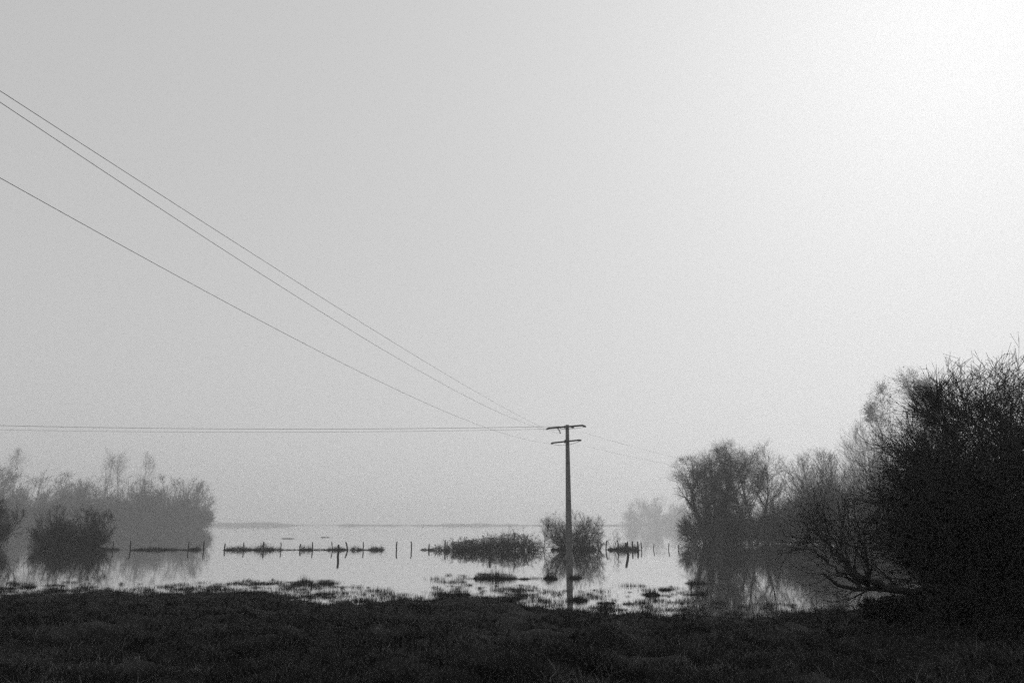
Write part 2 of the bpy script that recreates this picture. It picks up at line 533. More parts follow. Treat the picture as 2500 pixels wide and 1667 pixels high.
att = {'w1': at(1334, 1048, POLE_Y + 0.3), 'w2': at(1369, 1058.5, POLE_Y - 0.3), 'w3': at(1345, 1083, POLE_Y + 0.3),
       'l1': at(1368, 1040.5, POLE_Y), 'l2': at(1335, 1047, POLE_Y + 0.6),
       'r1': at(1430, 1041.5, POLE_Y - 0.2), 'r2': at(1419, 1074.5, POLE_Y)}
insulator(top_l + o1, att['w1']); insulator(top_r + o1, att['r1'])
insulator(low_l + o2, att['w3']); insulator(low_r + o2, att['r2'])
m0 = at(1364, 1045, POLE_Y)
insulator(m0 + o1, att['w2'])
# hanging bracket and jumper loops under the upper arm
jj = lambda a, b, s: np.stack([a + (b - a) * t + np.array([0, 0, -s * 4 * t * (1 - t)]) for t in np.linspace(0, 1, 9)])
for a, b, s_ in ((att['w1'], att['r1'], 0.12), (att['w3'], att['r2'], 0.25), (at(1364, 1044, POLE_Y - 0.2), at(1398, 1041, POLE_Y - 0.2), 0.18)):
    g = Geo()
    q = jj(a, b, s_) - PB + np.array([0, -0.3, 0]) * np.sin(np.linspace(0, math.pi, 9))[:, None]
    g.tubes(q[None], np.full((1, 9), 0.012), 5)
    g.build('jumper_wire', M_WIRE, pole)
g = Geo(); g.box(at(1398, 1043, POLE_Y - 0.25) - PB, (0.09, 0.06, 0.06)); g.build('mounting_bracket', M_STEEL, pole)
g = Geo(); g.box(at(1383, 1075, POLE_Y - 0.22) - PB, (0.13, 0.05, 0.06))
g.build('mounting_bracket', M_STEEL, pole)

def wire(name, label, start, pix, edge_px, edge_z, r, extra, group):
    """sagging conductor in the vertical plane through its fixing and one ray; pix fit the sag"""
    a = np.asarray(start)
    d = ray(*edge_px); t = (edge_z - CAM_H) / d[2]
    b = np.array([d[0] * t, d[1] * t, edge_z])
    h = b[:2] - a[:2]
    ss, zz, ww = [0.0, 1.0], [a[2], b[2]], [30, 10]
    for p in pix:
        q = ray(*p)
        # X/Y of the ray = X/Y on the line
        k = q[0] / q[1]
        s = (k * a[1] - a[0]) / (h[0] - k * h[1])
        ss.append(s); zz.append(CAM_H + q[2] / q[1] * (a[1] + h[1] * s)); ww.append(3)
    c = np.polyfit(ss, zz, 2, w=ww)
    s = np.linspace(0, extra, 60)
    z = np.polyval(c, s) + (a[2] - c[2]) * np.exp(-s * 12)
    P = np.stack([a[0] + h[0] * s, a[1] + h[1] * s, z], 1)
    g = Geo(); g.tubes((P - a)[None], np.full((1, 60), r), 6)
    o = g.build(name, M_WIRE, None, True, tuple(a))
    tag(o, label, 'power line', group)
    return P
wg = 'overhead power lines'
wire('power_line', 'uppermost of the three dark wires rising steeply to the top left', att['w1'], [(300, 416), (500, 546.5), (900, 799), (1123, 933)], (0, 222), 8.4, 0.0046, 1.25, wg)
wire('power_line', 'middle of the three dark wires rising steeply to the left edge', att['w2'], [(300, 448), (500, 579.5), (900, 833)], (0, 250), 8.25, 0.0046, 1.25, wg)
wire('power_line', 'lowest of the three steep dark wires, ending at the lower crossarm', att['w3'], [(80, 480), (500, 712), (900, 920), (1190, 1043.5)], (0, 434), 7.35, 0.0046, 1.25, wg)

def side_wire(label, start, pix, Yend, xend, r):
    a = np.asarray(start)
    P = [a] + [at(x, y, a[1] + (Yend - a[1]) * (x - 1389) / (xend - 1389)) for x, y in pix]
    P = np.array(P)
    s = (P[:, 0] - P[0, 0]) / (P[-1, 0] - P[0, 0])
    c = np.polyfit(s, P[:, 2], 2, w=[20] + [3] * (len(P) - 1)) if xend < 0 else np.array([0.6, P[-1, 2] - a[2] - 0.6, a[2]]); cy = np.polyfit(s, P[:, 1], 1)
    q = np.linspace(0, 1.2 if xend < 0 else 1.0, 40)
    W = np.stack([a[0] + (P[-1, 0] - a[0]) * q, np.polyval(cy, q), np.polyval(c, q) + (a[2] - c[2]) * np.exp(-q * 12)], 1)
    g = Geo(); g.tubes((W - a)[None], np.full((1, 40), r), 6)
    o = g.build('power_line', M_WIRE, None, True, tuple(a)); tag(o, label, 'power line', wg)
side_wire('upper of the two nearly level wires running left from the pole top', att['l1'], [(1250, 1041.5), (900, 1047.3), (680, 1047.5), (300, 1043.5), (0, 1038.2), (-150, 1035)], 57.0, -150, 0.012)
side_wire('fainter lower one of the two level wires running to the left edge', att['l2'], [(1250, 1048.5), (900, 1054), (680, 1055.5), (300, 1052.5), (0, 1048.5), (-150, 1046)], 60.0, -150, 0.008)
side_wire('faint wire leaving the upper crossarm to the right, fading into mist', att['r1'], [(1495, 1061), (1537, 1074), (1640, 1105), (1740, 1132)], 98.0, 1740, 0.005)
side_wire('faint wire leaving the lower crossarm to the right, fading into mist', att['r2'], [(1495, 1088), (1540, 1098), (1640, 1122), (1740, 1148)], 98.0, 1740, 0.0045)

# ------------------------------------------------------------------ fence posts
def post(base_px, top_px, r, label, wl_y, group):
    b = ground(base_px, wl_y)
    t = at(top_px[0], top_px[1], b[1])
    r = r * 1.05
    d = t - b
    base = b - d / np.linalg.norm(d) * 0.9
    rng = np.random.default_rng(int(base_px * 7))
    tt = np.array([0, 0.25, 0.5, 0.7, 0.85, 0.97, 1.0])
    p = base + (t - base) * tt[:, None] + rng.normal(size=(7, 3)) * [0.014, 0.014, 0] * (tt > 0.3)[:, None]
    g = Geo(); g.tubes((p - base)[None], (r * np.array([1, 1.02, 1, 0.97, 1.0, 0.93, 0.35]) * rng.uniform(0.93, 1.07, 7))[None], 7)
    tag(g.build('fence_post', M_WOOD, None, False, tuple(base)), label, 'fence post', group)
    return b, t
FG = 'wooden fence posts standing in the flood water'
ordw = ['first', 'second', 'third', 'fourth', 'fifth', 'sixth', 'seventh', 'eighth', 'ninth', 'tenth', 'eleventh', 'twelfth', 'thirteenth',
        'fourteenth', 'fifteenth', 'sixteenth', 'seventeenth', 'eighteenth']
row = [  # base x, top x, top y, radius, look
    (93, 95, 1322, .06, 'post half hidden in the dark bush near the left edge'),
    (275, 277, 1321, .05, 'thin post just right of the dark bush at far left'),
    (318, 319.5, 1319, .06, 'straight post at the left end of a long low weed strip'),
    (459, 461.5, 1322, .055, 'post at the right end of the long low weed strip'),
    (497, 498.5, 1320, .065, 'thick straight post below the right edge of the misty wood'),
    (548, 549.7, 1326, .06, 'short post with a bent dead stalk on its left'),
    (594.5, 595.7, 1323, .05, 'slim post rising between two low bramble clumps'),
    (643, 644, 1321, .07, 'thick post in the middle of the largest low bramble clump'),
    (685, 686, 1323, .045, 'slim post to the right of the largest low bramble clump'),
    (731.8, 734, 1327, .06, 'short leaning post left of a round bramble clump'),
    (762.5, 763, 1322, .055, 'upright post right of a round bramble clump'),
    (811.8, 810, 1322, .05, 'slim post just left of the nearer dark thick post'),
    (849, 844.5, 1322, .07, 'post leaning left just right of the nearer dark thick post'),
    (886.5, 887, 1322, .055, 'upright post between two small tufts left of the open gap'),
    (968, 969, 1320.5, .065, 'tall lone post in open water, left one of two'),
    (1005, 1003.8, 1320.5, .055, 'tall lone post in open water, right one of two'),
    (1046.5, 1048, 1327, .06, 'short curved post at the left tip of the bramble bank'),
    (1086, 1086.5, 1318, .05, 'post sunk in the thin left end of the bramble bank'),
    (1438, 1438.8, 1317, .07, 'post at the right foot of the bush behind the pole'),
    (1480, 1481.3, 1318, .06, 'tall thin post at the left end of the grassy pen'),
    (1510, 1508, 1319, .05, 'thin tilted post in the grassy pen, second from left'),
    (1533, 1532, 1320.5, .075, 'thick upright post right behind the slanting dark post'),
    (1543.8, 1544, 1320, .07, 'stout post right of the slanting dark post'),
    (1558, 1556.5, 1321, .085, 'stoutest post at the right end of the grassy pen'),
    (1565.8, 1565.5, 1323, .045, 'thin stake just right of the grassy pen'),
    (1595.5, 1596.3, 1327, .04, 'first thin stake from the pen toward the ivy trees'),
    (1632.5, 1632.8, 1325, .045, 'second thin stake from the pen toward the ivy trees'),
    (1656, 1657, 1328.5, .05, 'third thin stake from the pen toward the ivy trees'),
    (1689, 1680.5, 1328.5, .05, 'strongly tilted stake beside the ivy trees'),
]
fence_tops = []
for bx, tx, ty, r, lab in row:
    b, t = post(bx, (tx, ty), r, lab, 1342, FG)
    fence_tops.append((b, t))
post(825.7, (827, 1328.5), .085, 'nearest dark thick post standing in front of the fence row', 1358, 'nearer posts in front of the fence row')
post(1535, (1526, 1324), .10, 'dark thick post slanting left in front of the grassy pen', 1355, 'nearer posts in front of the fence row')
post(1195.8, (1196.2, 1324), .085, 'dark post in front of the bramble bank', 1355, 'nearer posts in front of the fence row')

def fence_wire(i0, i1, f, label):
    P = []
    for b, t in fence_tops[i0:i1 + 1]:
        P.append(b + (t - b) * f - np.array([0, 0.07, 0]))
    P = np.array(P); a = P[0]
    out = []
    for p, q in zip(P[:-1], P[1:]):
        for s in np.linspace(0, 1, 5)[:-1]:
            out.append(p + (q - p) * s - np.array([0, 0, 0.06 * 4 * s * (1 - s)]))
    out.append(P[-1]); out = np.array(out)
    g = Geo(); g.tubes((out - a)[None], np.full((1, len(out)), 0.004), 4)
    o = g.build('fence_wire', M_WIRE, None, False, tuple(a)); tag(o, label, 'fence wire', 'slack wires of the drowned fence')
fence_wire(5, 13, 0.55, 'slack thin wire strung along the drowned fence left of centre')
fence_wire(19, 28, 0.6, 'slack thin wire strung from the grassy pen to the ivy trees')

# ------------------------------------------------------------------ low clumps along the fence
def low_clump(x0, x1, hpx, wl_y, label, seed, dens=1.0, name='bramble_clump', cat='bramble', group='low bramble clumps along the drowned fence'):
    rng = np.random.default_rng(seed)
    a, b = ground(x0, wl_y), ground(x1, wl_y)
    w = b[0] - a[0]; Yc = a[1]
    h = hpx / F_PX * Yc
    c = np.array([(a[0] + b[0]) / 2, Yc, 0])
    n = int(max(260, 1100 * w * h * dens / 0.6))
    u = rng.uniform(-1, 1, n); dep = rng.normal(0, 0.35, n) * min(w, 1.2)
    prof = (1 - np.abs(u) ** 4) * np.clip(0.5 + 0.65 * vnoise(u * w * 2.2 + seed, u * 0 + 0.5, seed), 0.12, 1) + 0.05
    zz = np.abs(rng.normal(0, 0.5, n)) * h * prof
    C = np.stack([u * w / 2, dep, zz], 1)
    o = thing(name, label, cat, c, group)
    g = Geo(); g.quads(C, 0.075, rng); g.build('foliage', M_LEAF, o)
    m = int(40 + 40 * w)
    g = Geo()
    P = np.stack([rng.uniform(-0.95, 0.95, m) * w / 2, rng.normal(0, 0.2, m), np.full(m, -0.4)], 1)
    D = np.stack([rng.normal(0, 0.35, m), rng.normal(0, 0.3, m), np.ones(m)], 1)
    s, r = grow(P, D, (0.4 + h * rng.uniform(0.5, 1.35, m)), np.full(m, 0.008), rng, 5, 0.16, -0.03, 0.4)
    g.tubes(s, r, 3); g.build('stems', M_TWIG, o)
low_clump(322, 440, 8, 1342, 'long low strip of weeds below the misty wood', 11, 0.9)
low_clump(462, 488, 10, 1342, 'small weed clump between two posts under the wood edge', 12)
low_clump(550, 618, 11, 1342, 'low bramble clump with a slim post in its right half', 13)
low_clump(620, 668, 15, 1342, 'largest low bramble clump with a thick post in its middle', 14)
low_clump(669, 690, 9, 1342, 'thin straggling weeds at the right of the largest low clump', 15, 0.5)
low_clump(734, 762, 13, 1342, 'round low bramble clump between a leaning and an upright post', 16)
low_clump(796, 846, 10, 1342, 'low bramble clump behind the nearer dark thick post', 17)
low_clump(856, 884, 10, 1342, 'small bramble tuft left of an upright post', 18, 0.8)
low_clump(904, 936, 13, 1342, 'last round tuft before the open gap with two tall posts', 19)
low_clump(236, 290, 9, 1342, 'weed strip at the right foot of the dark left bush', 20, 0.8)
low_clump(1028, 1058, 6, 1342, 'tiny tuft at the curved post left of the bramble bank', 21, 0.6)
low_clump(1484, 1560, 17, 1342, 'dark grassy hump inside the cluster of posts', 22, 1.2)
low_clump(1418, 1456, 17, 1342, 'dark hump of brush at the right foot of the centre bush', 23, 1.0)
low_clump(1345, 1400, 14, 1342, 'brush at the left foot of the centre bush', 24, 0.8)

low_clump(690, 733, 4, 1342, 'thin weed line between the slim post and the leaning post', 25, 0.5)
low_clump(764, 797, 4, 1342, 'thin weed line left of the clump behind the nearer post', 26, 0.5)
low_clump(440, 461, 4, 1342, 'thin weed line joining the long strip to its end post', 27, 0.5)
low_clump(884, 906, 4, 1342, 'thin weed line left of the last round tuft', 28, 0.5)

# bramble bank left of the pole
def bramble_bank():
    rng = np.random.default_rng(40)
    a, b = ground(1062, 1343), ground(1308, 1343)
    w = b[0] - a[0]; Yc = a[1]
    prof_x = np.array([0, .06, .15, .3, .45, .6, .75, .83, .9, .96, 1.0])
    prof_h = np.array([.3, .75, .85, 1.0, 1.15, 1.38, 1.6, 1.7, 1.45, 1.1, .3])
    o = thing('bramble_bank', 'long dark leafy bramble bank rising to the right, left of the pole', 'bramble', (a[0], Yc, 0))
    m = 620
    u = rng.uniform(0.0, 1, m)
    P = np.stack([u * w, rng.normal(0, 0.6, m), np.full(m, -0.4)], 1)
    D = np.stack([rng.normal(0, 0.5, m) - (u < .12) * 0.5, rng.normal(0, 0.4, m), np.ones(m) * 1.2], 1)
    L = 0.4 + np.interp(u, prof_x, prof_h) * rng.uniform(0.8, 1.55, m)
    s, r = grow(P, D, L, np.full(m, 0.011), rng, 10, 0.14, -0.11, 0.5)
    g = Geo(); g.tubes(s, r, 4)
    c, cr = spawn(s, r, rng, 5, (0.3, 1), (50, 15), (0.1, 0.28), 0.6, 3, 0.2, -0.05, 0.5, None, 0.005)
    g.tubes(c, cr, 3)
    g.build('stems', M_TWIG, o)
    thick = (u > 0.17) | (rng.uniform(size=m) < 0.3)
    C = np.concatenate([sample_pts(s[thick], 12000, rng, 0.05, (0.3, 1)), sample_pts(c, 5000, rng, 0.03)])
    n = 7500                                    # dense heart of the thicket
    v = rng.uniform(0.17, 0.99, n)
    H = np.stack([v * w, rng.normal(0, 0.5, n), np.interp(v, prof_x, prof_h) * (0.93 + 0.1 * vnoise(v * 30, v * 0, 44)) * rng.uniform(0, 1, n)], 1)
    g = Geo(); g.quads(np.concatenate([C, H]), 0.085, rng); g.build('foliage', M_LEAF, o)
bramble_bank()

# ------------------------------------------------------------------ shrubs around the pole
def shrub_px(name, label, cat, cx, wl_y, top_y, wpx, seed, group=None, **kw):
    rng = np.random.default_rng(seed)
    b = ground(cx, wl_y)
    t = at(cx, top_y, b[1])
    h = t[2]; w = wpx / F_PX * b[1]
    return plant(name, label, cat, b, shrub_geo(rng, h, w, **kw), SHN, (M_BARK, M_TWIG, M_LEAF), group)

shrub_px('willow_shrub', 'bare rounded many-stemmed shrub right behind the utility pole', 'shrub', 1396, 1342, 1240, 178, 50, stems=60, k=(12, 5, 3), r0=0.03, rt=0.0044, amax=74, upt=0.06, wob=0.15)
shrub_px('sapling', 'thin bare sapling with a slender trunk left of the pole bush', 'tree', 1328, 1342, 1262, 50, 51, stems=1, k=(22, 6, 3), r0=0.06, rt=0.005, amax=5)
shrub_px('sapling', 'tall slender bare sapling at the right edge of the pole bush', 'tree', 1463, 1342, 1255, 40, 52, stems=2, k=(14, 5, 2), r0=0.045, rt=0.005, amax=9)
shrub_px('sapling', 'small spindly bush with drooping twigs above the grassy pen', 'tree', 1500, 1342, 1284, 70, 53, stems=5, k=(6, 4, 2), r0=0.022, rt=0.004, amax=50, upt=0.0)
shrub_px('sapling', 'twiggy sapling poking out of the right end of the bramble bank', 'tree', 1277, 1342, 1288, 26, 54, stems=2, k=(12, 5, 1), r0=0.05, rt=0.005, amax=12, leaves=500)

# ------------------------------------------------------------------ left side
shrub_px('willow_shrub', 'dark bare twiggy bush in the water at the left', 'shrub', 128, 1334, 1228, 120, 60, stems=56, k=(12, 6, 2), r0=0.035, rt=0.0066, amax=70, upt=0.12, leaves=1400, leaf=0.13)
shrub_px('willow_shrub', 'dark bare bush overlapping the right side of the twiggy bush', 'shrub', 208, 1334, 1232, 130, 61, stems=56, k=(12, 6, 2), r0=0.035, rt=0.0066, amax=70, upt=0.12, leaves=1400, leaf=0.13)
shrub_px('willow_shrub', 'black bush cut off by the left edge of the picture', 'shrub', -40, 1335, 1205, 160, 62, stems=60, k=(12, 6, 2), r0=0.05, rt=0.011, amax=55, upt=0.14, leaves=3500, leaf=0.15)

def left_wood():
    base_meshes = []
    for s in range(3):
        rng = np.random.default_rng(70 + s)
        base_meshes.append(shrub_geo(rng, 20.0, 21.0, stems=60, k=(13, 6, 2), r0=0.16, rt=0.022, amax=55, leaves=5000, leaf=0.5, base=-0.6, upt=0.10, bs=0.3))
    spots = [  # cx px, top px, width px, depth, label
        (-30, 1150, 170, 370, 'misty grey tree cut off by the left edge behind the black bush'),
        (62, 1163, 150, 380, 'misty grey tree directly behind the dark twiggy bush'),
        (150, 1170, 140, 390, 'pale rounded tree in the misty wood, behind the bush pair'),
        (228, 1174, 140, 395, 'pale rounded tree under the tall sparse branches in the misty wood'),
        (305, 1172, 140, 385, 'pale tree in the misty wood, second from its right end'),
        (385, 1176, 150, 380, 'wide pale tree near the right end of the misty wood'),
        (440, 1176, 135, 392, 'rounded pale tree closing the misty wood on its right'),
    ]
    protos = {}
    for i, (cx, ty, wpx, Yd, lab) in enumerate(spots):
        s = i % 3
        b = at(cx, 1300, Yd); b[2] = 0
        h = at(cx, ty, Yd)[2] * 1.15; w = wpx / F_PX * Yd * 1.1
        o = thing('wood_tree', lab, 'tree', b, 'misty wood at the left')
        for gi, nm in enumerate(SHN):
            if (s, nm) not in protos:
                ob = base_meshes[s][gi].build(nm, (M_BARK, M_TWIG, M_LEAF)[gi], o)
                protos[(s, nm)] = ob
            else:
                ob = protos[(s, nm)].copy(); COL.objects.link(ob); ob.parent = o
        o.scale = (w / 21.0, w / 21.0, h / 20.0)
        o.rotation_euler = (0, 0, i * 1.3)
    for i, (cx, ty, lab, sd) in enumerate([
            (22, 1098, 'tall sparse tree faintly standing above the wood at the left edge', 80),
            (238, 1102, 'left one of the tall sparse treetops above the misty wood', 81),
            (288, 1108, 'middle one of the tall sparse treetops above the misty wood', 82),
            (338, 1112, 'right one of the tall sparse treetops above the misty wood', 83)]):
        rng = np.random.default_rng(sd)
        b = at(cx, 1291, 410.0); b[2] = 0
        h = at(cx, ty, 410.0)[2]
        plant('tall_tree', lab, 'tree', b, tree_geo(rng, h, 13, h * 0.4, 0.26, limbs=11, k=(6, 4, 3), rt=0.012, amax=20, up=0.12, low=0.3, base=-0.6, wob=0.06), group='tall sparse trees above the misty wood')
left_wood()

# ------------------------------------------------------------------ faint bushes and far bank
shrub_px('misty_tree', 'very faint rounded tree in the mist left of the ivy trees', 'tree', 1600, 1283.6, 1208, 160, 90, stems=40, k=(12, 8, 3), r0=0.16, rt=0.036, amax=66, leaves=9000, leaf=0.9, base=-0.6, bs=0.3)
shrub_px('misty_tree', 'very faint low tree in the mist just beside the ivy trees', 'tree', 1690, 1283.6, 1215, 140, 91, stems=36, k=(12, 8, 3), r0=0.16, rt=0.036, amax=66, leaves=8000, leaf=0.9, base=-0.6, bs=0.3)

def far_reeds():
    rng = np.random.default_rng(95)
    n = 26000
    x = rng.uniform(-560, 300, n); y = rng.uniform(1075, 1110, n)
    hh = np.interp(x, [-560, -330, -100, 200, 300], [4.2, 3.6, 2.6, 1.6, 1.2]) * np.clip(0.75 + 0.55 * vnoise(x * 0.05, x * 0, 96) + 0.55 * vnoise(x * 0.017, x * 0, 99), 0.08, 1.6)
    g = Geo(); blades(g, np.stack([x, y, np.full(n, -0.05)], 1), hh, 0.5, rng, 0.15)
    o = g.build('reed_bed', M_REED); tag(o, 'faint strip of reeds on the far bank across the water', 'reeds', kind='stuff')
far_reeds()
low_clump(688, 718, 3.0, 1314.5, 'faint low grass islet far out, left one of two', 97, 0.35, 'grass_islet', 'grass islet', 'faint grass islets far out')
low_clump(784, 804, 2.4, 1311.5, 'faint low grass islet far out, right one of two', 98, 0.35, 'grass_islet', 'grass islet', 'faint grass islets far out')

# ------------------------------------------------------------------ right-hand trees in the middle distance
def px_tree(name, label, cx, wl_y, top_y, wpx, seed, group=None, **kw):
    rng = np.random.default_rng(seed)
    b = ground(cx, wl_y); h = at(cx, top_y, b[1])[2]; w = wpx / F_PX * b[1]
    if 'trunk_f' in kw: kw['trunk_h'] = h * kw.pop('trunk_f')
    return plant(name, label, 'tree', b, tree_geo(rng, h, w, **kw), group=group)
GM = 'bare trees standing in the flood at right'
px_tree('ivy_tree', 'ivy-clad bare tree leaning left at the near end of the grove', 1735, 1326, 1112, 165, 100, GM, trunk_f=0.34, r0=0.24, limbs=13, k=(10, 6, 3), rt=0.0066, lean=(-0.12, 0), amax=42, ivy=5000, ivy_top=0.7, leaf=0.18, low=0.35, ntrunk=2)
px_tree('ivy_tree', 'upright ivy-clad bare tree in the middle of the grove', 1768, 1329, 1076, 190, 101, GM, trunk_f=0.34, r0=0.2, limbs=13, k=(10, 6, 3), rt=0.0066, lean=(0.0, 0), amax=42, ivy=4000, ivy_top=0.6, leaf=0.17, low=0.4, ntrunk=2)
px_tree('crooked_tree', 'bare tree with crooked spreading limbs on the right of the grove', 1828, 1329, 1068, 230, 102, GM, trunk_f=0.36, r0=0.19, limbs=13, k=(10, 6, 3), rt=0.0064, lean=(0.12, 0), amax=45, wob=0.13, leaf=0.17, low=0.45, ntrunk=3, ivy=2500, ivy_top=0.55)
kwb = dict(stems=52, k=(14, 7, 2), r0=0.05, rt=0.0082, amax=60, upt=0.09, leaves=4200, leaf=0.14, bs=0.28)
shrub_px('brush_thicket', 'dense dark brush around the foot of the leaning ivy tree', 'shrub', 1745, 1326, 1175, 190, 103, 'dense brush under the grove', **kwb)
shrub_px('brush_thicket', 'dense dark brush filling the middle of the grove', 'shrub', 1825, 1326, 1135, 210, 104, 'dense brush under the grove', **kwb)
shrub_px('brush_thicket', 'dense brush between the grove and the broom-like willow', 'shrub', 1910, 1326, 1160, 200, 105, 'dense brush under the grove', **kwb)
shrub_px('brush_thicket', 'low dense brush at the foot of the broom-like willow', 'shrub', 1995, 1326, 1200, 220, 106, 'dense brush under the grove', **kwb)
shrub_px('broom_willow', 'broom-shaped willow with many straight upright rods', 'tree', 2010, 1326, 1092, 200, 107, GM, stems=80, k=(10, 6, 2), r0=0.06, rt=0.0085, amax=34, upt=0.2)
shrub_px('broom_willow', 'pale slender willow fanning up between broom willow and black thicket', 'tree', 2150, 1313, 1010, 190, 108, GM, stems=60, k=(9, 6, 2), r0=0.09, rt=0.011, amax=30, upt=0.16)
px_tree('birch_tree', 'very pale tall thin-crowned tree rising behind the black thicket', 2255, 1308, 905, 130, 109, None, trunk_f=0.35, r0=0.35, limbs=14, k=(7, 5, 4), rt=0.014, amax=32, leaves=4200, leaf=0.3, low=0.4, ntrunk=2, wob=0.1)
px_tree('birch_tree', 'pale thin treetop left of the tallest faint tree', 2195, 1308, 945, 90, 110, None, trunk_f=0.35, r0=0.3, limbs=12, k=(6, 5, 3), rt=0.014, amax=30, leaves=1800, leaf=0.3, low=0.45)
shrub_px('brush_thicket', 'dark brush behind the low limb of the black willow', 'shrub', 2130, 1334, 1200, 200, 111, 'dense brush under the grove', **kwb)
shrub_px('brush_thicket', 'brush filling the view behind the black thicket', 'shrub', 2300, 1336, 1120, 300, 112, 'dense brush under the grove', **kwb)

# ------------------------------------------------------------------ black willows close by on the right bank
def env_px(cx, cy, rx, rz, ry, Yd, b):
    return (at(cx, cy, Yd) - b, (rx / F_PX * Yd, ry, rz / F_PX * Yd))

def willow(name, label, base_px, base_y, Yb, seed, groups, group=None, rt=0.003, leaves=0):
    """groups: (envelope, fan of thin stems or None, [(radius, [(x, y, dY), ...])], kids) read off the photograph at depth Yb"""
    rng = np.random.default_rng(seed)
    b = at(base_px, base_y, Yb); b[2] = float(height(b[0], b[1])) - 0.25
    o = thing(name, label, 'tree', b, group)
    gb, gt, gl = Geo(), Geo(), Geo()
    for env, fanp, limbs_px, kids, up in groups:
        env = env_px(*env, Yb, b)
        src = []
        if limbs_px:
            P, R = [], []
            for r, pl in limbs_px:
                q = resample([at(x, y, Yb + d) for x, y, d in pl], 14) - b
                q[1:-1] += rng.normal(size=(13, 3)) * 0.03
                P.append(q); R.append(r * np.linspace(1, 0.2, 15))
            P, R = np.array(P), np.array(R)
            P[:, 0, 2] = np.where(P[:, 0, 2] < 0.6, np.minimum(P[:, 0, 2], 0.0), P[:, 0, 2])
            for i in range(len(P)):
                g = Geo(); g.tubes(P[i:i + 1], R[i:i + 1], 8); g.build('limb', M_BARK, o, True)
            src.append((P, R))
        if fanp:
            n, a0, a1, r = fanp
            th = np.radians(rng.uniform(a0, a1, n)); ph = rng.normal(0, 0.45, n)
            D = np.stack([-np.sin(th), ph, np.cos(th)], 1)
            P0 = np.stack([rng.normal(0, 0.25, n), rng.normal(0, 0.3, n), np.abs(rng.normal(0, 0.3, n))], 1)
            src.append(grow(P0, D, rng.uniform(4.5, 7.5, n), r * rng.uniform(0.5, 1.2, n), rng, 14, 0.07, 0.03, 0.2, env))
            gb.tubes(*src[-1], 6)
        P = np.concatenate([q[0] for q in src]); R = np.concatenate([q[1] for q in src])
        a, ar = spawn(P, R, rng, kids[0], (0.15, 1.0), (32, 12), (0.2, 0.45), 0.45, 6, 0.10, up, 0.25, env, rt * 1.8)
        gb.tubes(a, ar, 4)
        c, cr = spawn(a, ar, rng, kids[1], (0.1, 1.0), (30, 12), (0.3, 0.6), 0.5, 3, 0.10, up, 0.4, env, rt * 1.2, la=(0.45, 1.1))
        gt.tubes(c, cr, 3)
        e, er = spawn(c, cr, rng, kids[2], (0.05, 1.0), (32, 12), (0.45, 0.85), 0.6, 2, 0.10, up, 0.5, None, rt, la=(0.25, 0.65))
        gt.tubes(e, er, 3)
        f, fr = spawn(e, er, rng, kids[3], (0.2, 1.0), (34, 14), (0.45, 0.85), 0.8, 1, 0.10, up, 0.6, None, rt * 0.85, la=(0.1, 0.35))
        gt.tubes(f, fr, 3)
        if leaves: gl.quads(sample_pts(e, leaves, rng, 0.02), 0.04, rng)
    gb.build('branches', M_BARK, o); gt.build('crown', M_TWIG, o)
    if leaves: gl.build('leaves', M_LEAF, o)
    return o

GB = 'black willows on the right bank'
# the big one whose trunk stands just past the right edge, with its low limb along the ground
willow('black_willow', 'big black bare willow filling the right edge, with a low limb along the ground', 2575, 1520, 16.5, 120, [
    ((2580, 1420, 395, 490, 3.0), (40, -12, 50, 0.05), [
        (.16, [(2580, 1530, 0), (2560, 1350, 0), (2570, 1150, .3), (2540, 980, .4), (2525, 900, .5)])], (9, 6, 4, 2), 0.03),
    ((2150, 1400, 195, 185, 1.4), None, [
        (.13, [(2620, 1430, 0), (2480, 1405, .2), (2370, 1420, .3), (2270, 1440, .3), (2180, 1438, .2), (2080, 1430, .1), (2010, 1400, .0)]),
        (.08, [(2200, 1441, .2), (2110, 1415, .0), (2060, 1370, -.1), (2010, 1320, -.2), (1975, 1290, -.2)]),
        (.05, [(2150, 1441, .2), (2070, 1410, .3), (2020, 1370, .4), (1985, 1340, .4)]),
        (.07, [(2380, 1420, .3), (2320, 1470, .4), (2270, 1495, .4), (2230, 1515, .4)]),
        (.06, [(2260, 1440, .3), (2235, 1380, .4), (2190, 1310, .4), (2160, 1240, .4)]),
        (.05, [(2140, 1438, .2), (2120, 1400, .2), (2110, 1340, .3), (2090, 1270, .3)]),
        (.05, [(2100, 1433, .2), (2070, 1390, .2), (2040, 1330, .3), (2020, 1290, .3)]),
        (.06, [(2320, 1430, .2), (2280, 1350, .0), (2220, 1270, .0), (2150, 1210, .0)])], (7, 4, 3, 1), 0.05),
], GB, 0.0040, 250)
willow('black_willow', 'black bare willow thicket behind the big one, nearer the middle', 2345, 1505, 20.5, 121, [
    ((2500, 1380, 295, 370, 3.2), (26, -48, 32, 0.05), [
        (.10, [(2345, 1520, 0), (2330, 1370, .3), (2340, 1220, .4), (2330, 1110, .4), (2340, 1020, .4)]),
        (.09, [(2350, 1520, 0), (2400, 1400, -.2), (2440, 1260, -.3), (2460, 1100, -.3), (2470, 980, -.3)])], (9, 6, 4, 2), 0.03),
], GB, 0.0046, 250)
